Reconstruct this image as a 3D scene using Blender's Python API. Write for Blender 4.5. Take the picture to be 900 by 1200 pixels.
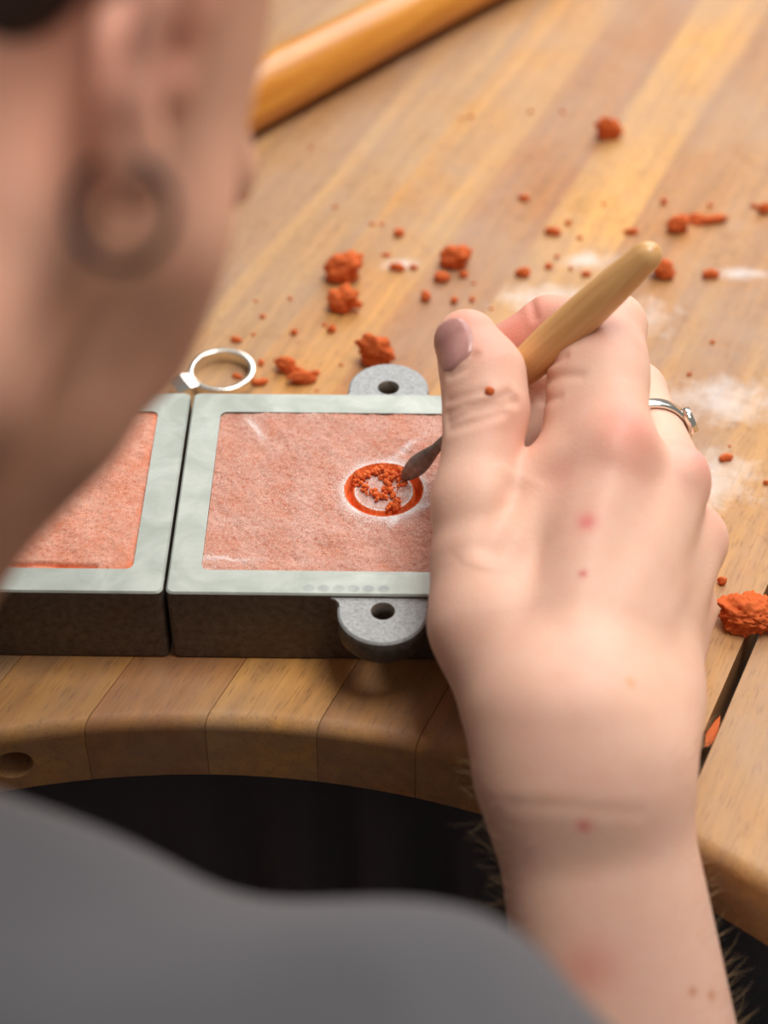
import bpy, bmesh, math, random
import numpy as np
from mathutils import Matrix, Vector

# ------------------------------------------------------------------ scene, camera, world, lights
scn = bpy.context.scene
for o in list(bpy.data.objects): bpy.data.objects.remove(o)
COL = scn.collection
MM = 0.001
FPX, PITCH, ROLL = 2190.18, 0.753, -0.0039          # 900x1200 frame
CAM = np.array([59.7, -356.6, 390.2])                # mm
_cp, _sp = math.cos(PITCH), math.sin(PITCH)
_d = np.array([0, _cp, -_sp]); _u0 = np.array([0, _sp, _cp]); _r0 = np.array([1.0, 0, 0])
_r = math.cos(ROLL)*_r0 + math.sin(ROLL)*_u0
_u = -math.sin(ROLL)*_r0 + math.cos(ROLL)*_u0
def ray(x, y): return _d + (x-450)/FPX*_r + (600-y)/FPX*_u
def P(x, y, Z): return CAM + Z*ray(x, y)             # pixel at a depth (mm)
def onz(x, y, z):                                    # pixel on a horizontal plane
    v = ray(x, y); return CAM + (z-CAM[2])/v[2]*v
def camv(a, b, c): return a*_r + b*_u + c*_d
def camp(a, b, c): return CAM + camv(a, b, c)

cd = bpy.data.cameras.new('camera'); cam = bpy.data.objects.new('camera', cd); COL.objects.link(cam)
cd.sensor_fit = 'HORIZONTAL'; cd.sensor_width = 36.0; cd.lens = FPX/900*36.0
cd.clip_start = 0.01; cd.clip_end = 50
m = Matrix.Identity(4)
for i in range(3):
    m[i][0] = _r[i]; m[i][1] = _u[i]; m[i][2] = -_d[i]; m[i][3] = CAM[i]*MM
cam.matrix_world = m
cd.dof.use_dof = True; cd.dof.focus_distance = 0.532; cd.dof.aperture_fstop = 8.8
scn.camera = cam

w = bpy.data.worlds.new('world'); scn.world = w; w.use_nodes = True
w.node_tree.nodes['Background'].inputs[0].default_value = (1.0, 0.97, 0.93, 1)
w.node_tree.nodes['Background'].inputs[1].default_value = 0.18

def area(name, loc, target, size, sizey, power, col):
    l = bpy.data.lights.new(name, 'AREA'); l.shape = 'RECTANGLE'; l.size = size; l.size_y = sizey
    l.energy = power; l.color = col
    o = bpy.data.objects.new(name, l); COL.objects.link(o); o.location = loc
    o.rotation_euler = (Vector(target)-Vector(loc)).to_track_quat('-Z', 'Y').to_euler()
    return o
area('window_front_offscreen', (0.55, 1.25, 1.05), (0.08, 0.05, 0.0), 1.3, 1.0, 16.5, (1.0, 0.985, 0.97))
area('ceiling_lamp_offscreen', (0.45, 0.10, 1.55), (0.10, 0.05, 0.0), 0.9, 0.6, 16.5, (1.0, 0.96, 0.91))

vs = scn.view_settings
vs.view_transform = 'Standard'; vs.look = 'None'; vs.gamma = 1.0; vs.use_curve_mapping = False
vs.exposure = 0.36

# ------------------------------------------------------------------ helpers
rng = np.random.default_rng(7); random.seed(7)
def lin(c):
    return tuple(((v/255)/12.92 if v/255 <= .04045 else ((v/255+.055)/1.055)**2.4) for v in c)
def link(o, parent=None):
    COL.objects.link(o)
    if parent is not None: o.parent = parent
    return o
def mesh_obj(name, verts, faces, mat=None, parent=None, smooth=True, mm=True):
    me = bpy.data.meshes.new(name)
    v = np.asarray(verts, float)
    if mm: v = v*MM
    me.from_pydata(v.tolist(), [], [list(map(int, f)) for f in faces] if not isinstance(faces, np.ndarray) else faces.tolist())
    me.update()
    if smooth: me.polygons.foreach_set('use_smooth', [True]*len(me.polygons))
    o = bpy.data.objects.new(name, me)
    if mat is not None:
        for k in (mat if isinstance(mat, (list, tuple)) else [mat]): me.materials.append(k)
    return link(o, parent)
def tag(o, label=None, cat=None, group=None, kind=None):
    if label: o['label'] = label
    if cat: o['category'] = cat
    if group: o['group'] = group
    if kind: o['kind'] = kind
    return o
def empty(name, loc=(0, 0, 0), rz=0):
    o = bpy.data.objects.new(name, None); o.empty_display_size = .01
    o.location = Vector(loc)*MM; o.rotation_euler = (0, 0, rz); COL.objects.link(o); return o
def recalc(o):
    bm = bmesh.new(); bm.from_mesh(o.data); bmesh.ops.recalc_face_normals(bm, faces=bm.faces); bm.to_mesh(o.data); bm.free()
def bevel_mod(o, wdt, seg=2, ang=35):
    b = o.modifiers.new('bevel', 'BEVEL'); b.width = wdt*MM; b.segments = seg; b.limit_method = 'ANGLE'; b.angle_limit = math.radians(ang)

# value noise in numpy
def _h(ix, iy, iz, s):
    n = (ix.astype(np.int64)*374761393 + iy.astype(np.int64)*668265263 + iz.astype(np.int64)*2147483647 + s*974634541) & 0x7fffffff
    n = ((n ^ (n >> 13))*1274126177) & 0x7fffffff
    return ((n ^ (n >> 16)) & 0xffff)/65535.0
def vnoise(p, s=0):
    i = np.floor(p); fr = p-i; fr = fr*fr*(3-2*fr); i = i.astype(np.int64); out = 0
    for a in (0, 1):
        for b in (0, 1):
            for c in (0, 1):
                wt = (fr[..., 0] if a else 1-fr[..., 0])*(fr[..., 1] if b else 1-fr[..., 1])*(fr[..., 2] if c else 1-fr[..., 2])
                out = out + wt*_h(i[..., 0]+a, i[..., 1]+b, i[..., 2]+c, s)
    return out*2-1
def fbm(p, octs=4, s=0):
    r = 0; a = 1; t = 0
    for k in range(octs):
        r = r + a*vnoise(p*(2.03**k)+k*17.3, s+k); t += a; a *= .5
    return r/t

# ------------------------------------------------------------------ materials
class NT:
    def __init__(s, name):
        s.m = bpy.data.materials.new(name); s.m.use_nodes = True; s.t = s.m.node_tree
        s.b = s.t.nodes['Principled BSDF']
    def n(s, typ, **kw):
        nd = s.t.nodes.new(typ)
        for k, v in kw.items():
            if k.startswith('i_'):
                key = k[2:]; key = int(key) if key.isdigit() else key.replace('_', ' ')
                s.set(nd.inputs[key], v)
            else: setattr(nd, k, v)
        return nd
    def set(s, inp, v):
        if isinstance(v, bpy.types.NodeSocket): s.t.links.new(v, inp)
        elif isinstance(v, bpy.types.Node): s.t.links.new(v.outputs[0], inp)
        else: inp.default_value = v
    def p(s, **kw):
        for k, v in kw.items(): s.set(s.b.inputs[k.replace('_', ' ')], v)
    def coord(s, kind='Object', scale=(1, 1, 1), rot=(0, 0, 0)):
        tc = s.n('ShaderNodeTexCoord'); mp = s.n('ShaderNodeMapping'); s.set(mp.inputs['Vector'], tc.outputs[kind])
        mp.inputs['Scale'].default_value = scale; mp.inputs['Rotation'].default_value = rot; return mp.outputs[0]
    def noise(s, vec, scale, detail=4, rough=.55, dist=0):
        nd = s.n('ShaderNodeTexNoise'); s.set(nd.inputs['Vector'], vec); nd.inputs['Scale'].default_value = scale
        nd.inputs['Detail'].default_value = detail; nd.inputs['Roughness'].default_value = rough; nd.inputs['Distortion'].default_value = dist
        return nd.outputs['Fac']
    def ramp(s, fac, stops):
        nd = s.n('ShaderNodeValToRGB'); s.set(nd.inputs[0], fac); e = nd.color_ramp.elements
        while len(e) > 1: e.remove(e[-1])
        for i, (pos, c) in enumerate(stops):
            el = e[0] if i == 0 else e.new(pos)
            el.position = pos; el.color = (c, c, c, 1) if isinstance(c, (int, float)) else (*c[:3], 1)
        return nd.outputs[0]
    def mix(s, fac, a, b, mode='MIX'):
        nd = s.n('ShaderNodeMix'); nd.data_type = 'RGBA'; nd.blend_type = mode; nd.clamp_factor = True
        s.set(nd.inputs[0], fac); s.set(nd.inputs[6], a if not isinstance(a, tuple) else (*a[:3], 1)); s.set(nd.inputs[7], b if not isinstance(b, tuple) else (*b[:3], 1))
        return nd.outputs[2]
    def math(s, op, a, b=0.0, c=None):
        nd = s.n('ShaderNodeMath'); nd.operation = op; s.set(nd.inputs[0], a); s.set(nd.inputs[1], b)
        if c is not None: s.set(nd.inputs[2], c)
        return nd.outputs[0]
    def bump(s, h, strength=.3, dist=.0005, normal=None):
        nd = s.n('ShaderNodeBump'); nd.inputs['Strength'].default_value = strength; nd.inputs['Distance'].default_value = dist
        s.set(nd.inputs['Height'], h)
        if normal is not None: s.set(nd.inputs['Normal'], normal)
        s.set(s.b.inputs['Normal'], nd.outputs[0]); return nd.outputs[0]
    def attr(s, name): return s.n('ShaderNodeAttribute', attribute_name=name)

def wood_strip():
    t = NT('beech_strip')
    v = t.coord('Object', (1, .05, 1)); vl = t.coord('Object', (1, .12, 1))
    info = t.n('ShaderNodeObjectInfo')
    grain = t.noise(v, 260, 5, .6, .4)
    broad = t.noise(vl, 38, 3, .5, .6)
    pore = t.noise(t.coord('Object', (1, .10, 1)), 1500, 2, .5)
    col = t.mix(t.ramp(grain, [(.3, 0.), (.72, 1.)]), (.72, .68, .62), (1.10, 1.08, 1.04))
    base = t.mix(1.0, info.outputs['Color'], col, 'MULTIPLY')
    base = t.mix(t.ramp(broad, [(.35, 0.), (.7, .55)]), base, t.mix(1.0, base, (.78, .68, .58), 'MULTIPLY'))
    base = t.mix(t.ramp(pore, [(.55, 0.), (.69, .75)]), base, t.mix(1.0, base, (.5, .38, .28), 'MULTIPLY'))
    streak = t.noise(t.coord('Object', (1, .03, 1)), 95, 3, .5, .2)
    base = t.mix(t.ramp(streak, [(.46, 0.), (.64, .6)]), base, t.mix(1.0, base, (1.22, 1.16, .92), 'MULTIPLY'))
    # knocks, scratches and dark handling marks
    w_ = t.n('ShaderNodeNewGeometry').outputs['Position']
    sc = t.noise(w_, 55, 6, .7, 1.5)
    base = t.mix(t.ramp(sc, [(.60, 0.), (.72, .55)]), base, t.mix(1.0, base, (.48, .36, .26), 'MULTIPLY'))
    # grey-brown working film on the top away from the worn rim
    film = t.noise(w_, 16, 4, .6, .5)
    base = t.mix(t.ramp(film, [(.34, .1), (.66, .62)]), base, t.mix(t.ramp(streak, [(.44, 0.), (.66, 1.)]), lin((168, 140, 118)), lin((186, 154, 114))))
    # white investment/talc smears
    dust = None
    for (px, py, rx, ry) in DUST:
        q = onz(px, py, 0)*MM
        sub = t.n('ShaderNodeVectorMath', operation='SUBTRACT'); t.set(sub.inputs[0], w_); sub.inputs[1].default_value = tuple(q)
        mp = t.n('ShaderNodeMapping'); t.set(mp.inputs[0], sub.outputs[0]); mp.inputs['Scale'].default_value = (1/(rx*MM), 1/(ry*MM), 0)
        ln = t.n('ShaderNodeVectorMath', operation='LENGTH'); t.set(ln.inputs[0], mp.outputs[0])
        one = t.math('SUBTRACT', 1.0, ln.outputs['Value'])
        dust = one if dust is None else t.math('MAXIMUM', dust, one)
    dn = t.noise(w_, 120, 5, .7, .5)
    dm = t.math('MULTIPLY', t.ramp(t.math('ADD', dust, t.math('MULTIPLY', t.math('SUBTRACT', dn, .5), 1.6)), [(.2, 0.), (1.1, .5)]), 1.0)
    base = t.mix(dm, base, lin((238, 236, 236)))
    t.p(Base_Color=base, Roughness=t.ramp(sc, [(.3, .48), (.7, .64)]))
    t.b.inputs['Specular IOR Level'].default_value = .45
    t.bump(t.math('ADD', t.math('MULTIPLY', grain, .5), t.math('MULTIPLY', pore, -.6)), .25, .0004)
    return t.m
# smears of white powder: pixel centre, size in mm
DUST = [(640, 350, 26, 12), (735, 370, 24, 16), (870, 320, 20, 6), (690, 305, 14, 8), (850, 470, 30, 18), (830, 560, 22, 20), (470, 310, 10, 6)]

def clay(name, dusted):
    t = NT(name); v = t.coord('Object')
    n1 = t.noise(v, 900, 4, .7); n2 = t.noise(v, 120, 5, .65); n3 = t.noise(v, 3500, 2, .6)
    raw = t.mix(t.ramp(n1, [(.3, 0.), (.7, 1.)]), lin((220, 86, 36)), lin((250, 138, 76)))
    if dusted:
        a = t.attr('dust').outputs['Fac']
        pink = t.mix(t.ramp(n2, [(.35, 0.), (.68, 1.)]), lin((202, 152, 134)), lin((184, 112, 86))) if dusted == 1 else t.mix(t.ramp(n2, [(.35, 0.), (.68, 1.)]), lin((220, 156, 130)), lin((208, 118, 80)))
        pink = t.mix(t.ramp(t.noise(v, 75, 4, .65, .8), [(.50, 0.), (.68, .65)]), pink, lin((198, 116, 82)))
        pink = t.mix(t.ramp(n3, [(.44, 0.), (.66, .62)]), pink, lin((232, 202, 190)))
        pink = t.mix(t.ramp(n1, [(.52, 0.), (.70, .75)]), pink, lin((176, 84, 52)))
        base = t.mix(t.ramp(a, [(0., 0.), (.5, 1.)]), raw, pink)
        wt = t.ramp(t.math('ADD', a, t.math('MULTIPLY', t.math('SUBTRACT', n3, .5), .8)), [(.62, 0.), (1.0, .95)])
        base = t.mix(wt, base, lin((244, 240, 240)))
        t.p(Base_Color=base, Roughness=.9); t.bump(t.math('ADD', n1, t.math('MULTIPLY', n3, .6)), .6, .0005)
    else:
        base = t.mix(t.ramp(n2, [(.5, 0.), (.75, .5)]), raw, lin((226, 118, 66)))
        t.p(Base_Color=base, Roughness=.85); t.bump(t.math('ADD', n1, t.math('MULTIPLY', n2, .8)), .55, .0007)
    t.b.inputs['Specular IOR Level'].default_value = .2
    return t.m
def cast_metal():
    t = NT('dark_cast_iron'); v = t.coord('Object'); n = t.noise(v, 420, 5, .7); n2 = t.noise(v, 60, 4, .6)
    base = t.mix(t.ramp(n, [(.3, 0.), (.75, 1.)]), lin((74, 66, 58)), lin((122, 110, 98)))
    base = t.mix(t.ramp(n2, [(.5, 0.), (.75, .55)]), base, lin((96, 70, 48)))
    t.p(Base_Color=base, Metallic=.35, Roughness=.55); t.bump(n, .5, .0006); return t.m
def rim_metal():
    t = NT('machined_rim'); v = t.coord('Object'); n = t.noise(t.coord('Object', (.25, 1, 1)), 500, 5, .7); n2 = t.noise(v, 70, 4, .6, .6); n3 = t.noise(v, 300, 3, .6, 2)
    base = t.mix(t.ramp(n2, [(.35, 0.), (.65, 1.)]), lin((160, 167, 158)), lin((184, 190, 182)))
    base = t.mix(t.ramp(n3, [(.62, 0.), (.75, .5)]), base, lin((150, 152, 148)))
    sx = t.n('ShaderNodeSeparateXYZ'); t.set(sx.inputs[0], v)
    fx = t.math('SUBTRACT', t.math('FRACT', t.math('DIVIDE', sx.outputs['X'], .0041)), .5)
    dy = t.math('DIVIDE', t.math('SUBTRACT', sx.outputs['Y'], .0023), .0034)
    rr = t.math('SQRT', t.math('ADD', t.math('MULTIPLY', fx, fx), t.math('MULTIPLY', dy, dy)))
    inx = t.math('LESS_THAN', t.math('ABSOLUTE', t.math('SUBTRACT', sx.outputs['X'], .0492)), .0123)
    base = t.mix(t.math('MULTIPLY', t.ramp(rr, [(.30, .6), (.48, 0.)]), t.math('MULTIPLY', inx, t.ramp(t.noise(v, 160, 3), [(.35, .4), (.6, 1.)]))), base, lin((128, 132, 136)))
    t.p(Base_Color=base, Metallic=.3, Roughness=t.ramp(n, [(.3, .42), (.7, .58)])); t.bump(n, .15, .0002); return t.m
def lug_metal():
    t = NT('sandy_lug_top'); v = t.coord('Object'); n = t.noise(v, 1300, 3, .7); n2 = t.noise(v, 110, 4)
    base = t.mix(t.ramp(n, [(.3, 0.), (.7, 1.)]), lin((140, 142, 142)), lin((186, 188, 188)))
    t.p(Base_Color=base, Metallic=.3, Roughness=.65); t.bump(n, .5, .0004); return t.m
def silver():
    t = NT('polished_silver'); t.p(Base_Color=(*lin((236, 232, 222)), 1), Metallic=1.0, Roughness=.16); return t.m
def steel(name='tool_steel', c=(158, 140, 130), r=.45):
    t = NT(name); n = t.noise(t.coord('Object'), 500, 4)
    t.p(Base_Color=t.mix(t.ramp(n, [(.3, 0.), (.7, 1.)]), lin(tuple(int(x*.75) for x in c)), lin(c)), Metallic=.35, Roughness=r); return t.m
def handle_wood(name, c1, c2, rough=.38, sc=(1, 1, .06)):
    t = NT(name); v = t.coord('Object', sc); g = t.noise(v, 420, 5, .6, .5); b = t.noise(v, 90, 3, .5, .4)
    base = t.mix(t.ramp(g, [(.3, 0.), (.7, 1.)]), lin(c1), lin(c2)); base = t.mix(t.ramp(b, [(.45, 0.), (.75, .5)]), base, t.mix(1.0, base, (.72, .58, .42), 'MULTIPLY'))
    t.p(Base_Color=base, Roughness=rough); t.b.inputs['Coat Weight'].default_value = .25; t.b.inputs['Coat Roughness'].default_value = .25
    t.bump(g, .1, .0002); return t.m
def skin():
    t = NT('skin'); a = t.attr('tint').outputs['Color']; v = t.coord('Object')
    n = t.noise(v, 130, 5, .65); fine = t.noise(v, 1500, 3, .6); pores = t.n('ShaderNodeTexVoronoi'); t.set(pores.inputs['Vector'], v); pores.inputs['Scale'].default_value = 1100
    base = t.mix(t.ramp(n, [(.36, 0.), (.66, .30)]), a, t.mix(1.0, a, (.93, .76, .72), 'MULTIPLY'))
    base = t.mix(t.ramp(t.noise(v, 60, 3), [(.45, 0.), (.7, .22)]), base, t.mix(1.0, a, (1.04, 1.03, .93), 'MULTIPLY'))
    t.p(Base_Color=base, Roughness=.52)
    t.b.inputs['Subsurface Weight'].default_value = .32; t.b.inputs['Subsurface Radius'].default_value = (1.0, .35, .2); t.b.inputs['Subsurface Scale'].default_value = .004
    t.b.inputs['Specular IOR Level'].default_value = .35
    t.bump(t.math('ADD', t.math('MULTIPLY', pores.outputs['Distance'], .5), fine), .22, .0004); return t.m
def plain(name, c, rough=.6, metal=0., nsc=None, amt=.2, bump=0.):
    t = NT(name)
    if nsc:
        n = t.noise(t.coord('Object'), nsc, 4, .6)
        t.p(Base_Color=t.mix(t.ramp(n, [(.3, 0.), (.7, 1.)]), lin(tuple(x*(1-amt) for x in c)), lin(c)))
        if bump: t.bump(n, bump, .0006)
    else: t.p(Base_Color=(*lin(c), 1))
    t.p(Roughness=rough, Metallic=metal); return t.m
def cloth(name, c):
    t = NT(name); v = t.coord('Object'); n = t.noise(v, 2200, 2, .5); n2 = t.noise(v, 25, 4)
    t.p(Base_Color=t.mix(t.ramp(n2, [(.3, 0.), (.7, 1.)]), lin(tuple(x*.92 for x in c)), lin(c)), Roughness=.92)
    t.b.inputs['Sheen Weight'].default_value = .15; t.bump(n, .35, .0005); return t.m

M = dict(strip=wood_strip(), clay=clay('red_clay', 0), clay1=clay('dusted_clay', 1), clay2=clay('orange_clay', 2), iron=cast_metal(), rim=rim_metal(), lug=lug_metal(),
         silver=silver(), steel=steel(), toolwood=handle_wood('tool_handle_wood', (210, 156, 94), (230, 182, 120)), stick=handle_wood('varnished_handle', (198, 122, 34), (228, 158, 62), .33),
         skin=skin(), shirt=cloth('grey_jersey', (78, 77, 81)), trousers=cloth('dark_trousers', (40, 41, 46)), hair=plain('short_hair', (62, 44, 34), .7, 0, 900, .4, .5),
         nail=None, floor=plain('dark_floor', (52, 48, 46), .7, 0, 6, .25), drape=cloth('dark_drape', (78, 78, 84)), black=plain('blackened_metal', (36, 34, 38), .4, .6),
         legw=plain('bench_leg_wood', (120, 82, 48), .55, 0, 40, .25), hairs=plain('pale_arm_hair', (206, 172, 128), .5), seat=plain('stool_vinyl', (38, 36, 36), .5))
t = NT('thumb_nail'); v = t.coord('Object'); n = t.noise(v, 160, 3)
t.p(Base_Color=t.mix(t.ramp(n, [(.3, 0.), (.7, 1.)]), lin((172, 118, 112)), lin((196, 146, 138))), Roughness=.28)
t.b.inputs['Subsurface Weight'].default_value = .15; t.b.inputs['Subsurface Scale'].default_value = .002
M['nail'] = t.m

# ------------------------------------------------------------------ room and bench
FLOOR_Z = -860.0
tag(mesh_obj('floor', [(-2500, -2500, FLOOR_Z), (2500, -2500, FLOOR_Z), (2500, 2500, FLOOR_Z), (-2500, 2500, FLOOR_Z)], [(0, 1, 2, 3)], M['floor'], smooth=False), kind='structure')

ANG = math.radians(24.8)                       # grain direction, clockwise from +Y
GD = np.array([math.sin(ANG), math.cos(ANG)]); HD = np.array([math.cos(ANG), -math.sin(ANG)])
CUT_C = np.array([5., -258.]); CUT_R = 235.0   # round cut-out in the bench front
BX0, BX1, BY0, BY1, BT = -620., 640., -235., 620., 24.
bench = empty('workbench', (0, 0, 0))
tag(bench, 'jewellers workbench of glued beech strips with a curved cut-out front', 'workbench')
def front_s(tt):
    """where a strip line with offset tt starts (bench front line or the cut-out) and ends"""
    o = HD*tt
    lo, hi = -1e9, 1e9
    for ax, a0, a1 in ((0, BX0, BX1), (1, BY0, BY1)):
        s0, s1 = (a0-o[ax])/GD[ax], (a1-o[ax])/GD[ax]
        lo, hi = max(lo, min(s0, s1)), min(hi, max(s0, s1))
    q = o-CUT_C; b = q@GD; c = q@q-CUT_R**2; disc = b*b-c
    if disc > 0:
        s2 = -b+math.sqrt(disc)
        if s2 > lo: lo = s2
    return lo, hi
seams = [-10.2, 19, 48, 75, 110, 144.4]
gaps = {144.4: 3.4}
tl = -10.2
while tl > -760: tl -= random.choice((26, 29, 29, 31, 34)); seams.insert(0, tl)
tr = 148.6
for wd in (46,): tr += wd; seams.append(tr)
while tr < 620: tr += random.choice((26, 29, 29, 31, 34)); seams.append(tr)
WOODS = [(194, 150, 98), (186, 142, 92), (204, 162, 104), (180, 136, 90), (190, 146, 98), (208, 168, 110)]
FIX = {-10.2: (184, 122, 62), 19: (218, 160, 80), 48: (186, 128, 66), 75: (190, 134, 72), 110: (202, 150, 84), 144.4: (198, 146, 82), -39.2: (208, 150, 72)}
RND = 4.5
for i in range(len(seams)-1):
    t0 = seams[i]+(gaps.get(seams[i], 0)); t1 = seams[i+1]
    if front_s((t0+t1)/2)[1]-front_s((t0+t1)/2)[0] < 12: continue
    ts = [t0+.10, t0+.3]+list(np.linspace(t0+.3, t1-.3, 7)[1:-1])+[t1-.3, t1-.10]
    V = []; Fc = []; nprof = None
    for k, tt in enumerate(ts):
        s0, s1 = front_s(tt)
        if s1-s0 < 10: s1 = s0+10
        dz = -.06 if k in (0, len(ts)-1) else 0.
        prof = [(s1, -BT), (s0+.5, -BT), (s0, -BT+.6), (s0, -RND)]
        for a in np.linspace(0, math.pi/2, 7)[1:]: prof.append((s0+RND*(1-math.cos(a)), -RND+RND*math.sin(a)+dz*math.sin(a)))
        for fr in (.02, .06, .12, .25, .5): prof.append((s0+RND+(s1-s0-RND)*fr, dz*max(0, 1-fr/.2)))
        prof.append((s1, 0.)); nprof = len(prof)
        for (s, z) in prof:   # joints open a hair at the worn front and close up further back
            cl = min(1, max(0, (s-s0)/(s1-s0))/.2); sh = (-.09 if k == 0 else .09 if k == len(ts)-1 else 0)*cl
            V.append((tt+sh*(0 if seams[i] in gaps and k == 0 else 1), s, z))
    nt = len(ts)
    for a in range(nt-1):
        for b in range(nprof):
            b2 = (b+1) % nprof
            Fc.append((a*nprof+b, (a+1)*nprof+b, (a+1)*nprof+b2, a*nprof+b2))
    Fc.append(tuple(range(nprof))); Fc.append(tuple((nt-1)*nprof+b for b in range(nprof-1, -1, -1)))
    o = mesh_obj('strip', V, Fc, M['strip'], bench)
    o.rotation_euler = (0, 0, -ANG); recalc(o)
    for p in o.data.polygons: p.use_smooth = .02 < p.normal.z < .985
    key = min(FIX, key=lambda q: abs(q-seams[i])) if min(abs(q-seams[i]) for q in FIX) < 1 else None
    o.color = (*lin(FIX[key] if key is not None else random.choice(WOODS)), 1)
# drilled hole in the front edge
hp = onz(16, 897, -13.0)
def cyl_between(name, a, b, r0, r1, mat, parent, n=32, caps=True, ring=None):
    a = np.array(a, float); b = np.array(b, float); ax = b-a; ax /= np.linalg.norm(ax)
    e = np.array([0, 0, 1.]) if abs(ax[2]) < .9 else np.array([1., 0, 0]); p = np.cross(ax, e); p /= np.linalg.norm(p); q = np.cross(ax, p)
    V = []; F = []
    for (c, r) in ((a, r0), (b, r1)):
        for k in range(n): V.append(c+r*(p*math.cos(2*math.pi*k/n)+q*math.sin(2*math.pi*k/n)))
    for k in range(n): F.append((k, (k+1) % n, n+(k+1) % n, n+k))
    if caps: F.append(tuple(range(n-1, -1, -1))); F.append(tuple(range(n, 2*n)))
    return mesh_obj(name, V, F, mat, parent)
hdir = np.array([CUT_C[0]-hp[0], CUT_C[1]-hp[1], 0]); hdir /= np.linalg.norm(hdir)
fr = CUT_C+(-hdir[:2])*CUT_R
hc = np.array([fr[0], fr[1], -13.0])
cut = cyl_between('cutter', hc+hdir*6, hc-hdir*11.9, 5.5, 5.5, None, None); recalc(cut)
for o in [q for q in bench.children if q.name.startswith('strip')]:
    tt = [v.co.x/MM for v in o.data.vertices]; th_ = hc[:2]@HD
    if not (min(tt) < th_+12 and max(tt) > th_-12): continue
    b_ = o.modifiers.new('bore', 'BOOLEAN'); b_.operation = 'DIFFERENCE'; b_.solver = 'EXACT'; b_.object = cut
    bpy.context.view_layer.update()
    me_ = bpy.data.meshes.new_from_object(o.evaluated_get(bpy.context.evaluated_depsgraph_get()))
    o.modifiers.clear(); o.data = me_
bpy.data.objects.remove(cut)
# bore lining: an open-fronted wooden sleeve inside the drilled hole
h = cyl_between('pin_hole', hc-hdir*.8, hc-hdir*12, 5.55, 5.55, M['legw'], bench, caps=False)
h['label'] = 'round hole drilled in the bench edge'
for (x, y) in ((BX0+50, BY0+60), (BX1-50, BY0+60), (BX0+50, BY1-60), (BX1-50, BY1-60)):
    lv = [(x+a*32, y+b*32, z) for z in (FLOOR_Z, -BT+.5) for (a, b) in ((-1, -1), (1, -1), (1, 1), (-1, 1))]
    o = mesh_obj('leg', lv, [(3, 2, 1, 0), (4, 5, 6, 7), (0, 1, 5, 4), (1, 2, 6, 5), (2, 3, 7, 6), (3, 0, 4, 7)], M['legw'], bench, smooth=False); bevel_mod(o, 3)
# dark drape hanging under the cut-out
V = []; F = []; NA, NZ = 140, 14
for i in range(NA):
    a = math.radians(30+120*i/(NA-1))
    for j in range(NZ):
        f_ = j/(NZ-1)
        rr = CUT_R+26+ (3+9*f_)*math.sin(a*46+1.3*math.sin(a*9)) + 5*f_*math.sin(a*17)
        V.append((CUT_C[0]+rr*math.cos(a), CUT_C[1]+rr*math.sin(a), -BT-.0-185*f_))
for i in range(NA-1):
    for j in range(NZ-1): F.append((i*NZ+j, i*NZ+j+1, (i+1)*NZ+j+1, (i+1)*NZ+j))
dr = mesh_obj('drape', V, F, M['drape'])
so = dr.modifiers.new('solid', 'SOLIDIFY'); so.thickness = .0015
tag(dr, 'dark folded cloth hanging in the shadow under the bench edge', 'cloth')

# ------------------------------------------------------------------ casting frames
MW, MD, MH, RIMW = 118.8, 85.6, 26.2, 9.0
YAW = -0.0204
def mould_pt(x, y, z, ox=0):
    c, s = math.cos(YAW), math.sin(YAW); x += ox
    return np.array([c*x-s*y, s*x+c*y, z])
def rrect(x0, y0, x1, y1, r, n=5):
    pts = []
    for (cx, cy, a0) in ((x1-r, y0+r, -90), (x1-r, y1-r, 0), (x0+r, y1-r, 90), (x0+r, y0+r, 180)):
        for k in range(n):
            a = math.radians(a0+90*k/(n-1)); pts.append((cx+r*math.cos(a), cy+r*math.sin(a)))
    return pts
def build_frame():
    rings = []
    def ring(inset, z, r): rings.append([(x, y, z) for x, y in rrect(inset, inset, MW-inset, MD-inset, r)])
    ring(.5, 0, 1.6); ring(0, .8, 1.9); ring(0, MH-.5, 1.9); ring(.5, MH, 1.6); ring(RIMW, MH, 2.2); ring(RIMW, MH-14, 2.2); ring(RIMW, 0, 2.2)
    n = len(rings[0]); V = [p for r in rings for p in r]; F = []
    for a in range(len(rings)):
        b = (a+1) % len(rings)
        for k in range(n): F.append((a*n+k, a*n+(k+1) % n, b*n+(k+1) % n, b*n+k))
    return V, F, n
FV, FF, FN = build_frame()
frame_me = None; lug_me = None
def build_lug():
    n = 48; rb = 12.3; cy = -4.6; rh = 3.3; top, bot = MH-1.3, MH-11.5
    out = [(-rb-3.2, .4), (-rb-1.3, -.5), (-rb-.3, -1.8), (-rb, -3.2)]
    for k in range(33):
        a = math.pi+math.pi*k/32; out.append((rb*math.cos(a), cy+rb*math.sin(a)))
    out += [(rb, -3.2), (rb+.3, -1.8), (rb+1.3, -.5), (rb+3.2, .4)]+[(rb*q, .4) for q in np.linspace(.95, -.95, 17)]; n = len(out)
    V = []
    def ring(sc_off, z, pts): V.extend([(x, y, z) for x, y in pts])
    ins = [(x*(1-.6/rb), cy+(y-cy)*(1-.6/rb)) for x, y in out]
    hc_ = cy-.2; hole = []
    for x, y in out:
        q = math.hypot(x, y-hc_); hole.append((rh*x/q, hc_+rh*(y-hc_)/q))
    ring(0, bot+1.5, [(x*.92, cy+(y-cy)*.92) for x, y in out]); ring(0, bot+3, out); ring(0, top-.6, out); ring(0, top, ins); ring(0, top, hole); ring(0, bot+1.5, hole)
    F = []; nr = 6
    for a in range(nr):
        b = (a+1) % nr
        for k in range(n): F.append((a*n+k, a*n+(k+1) % n, b*n+(k+1) % n, b*n+k))
    return V, F, n
LV, LF, LN = build_lug()
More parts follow.
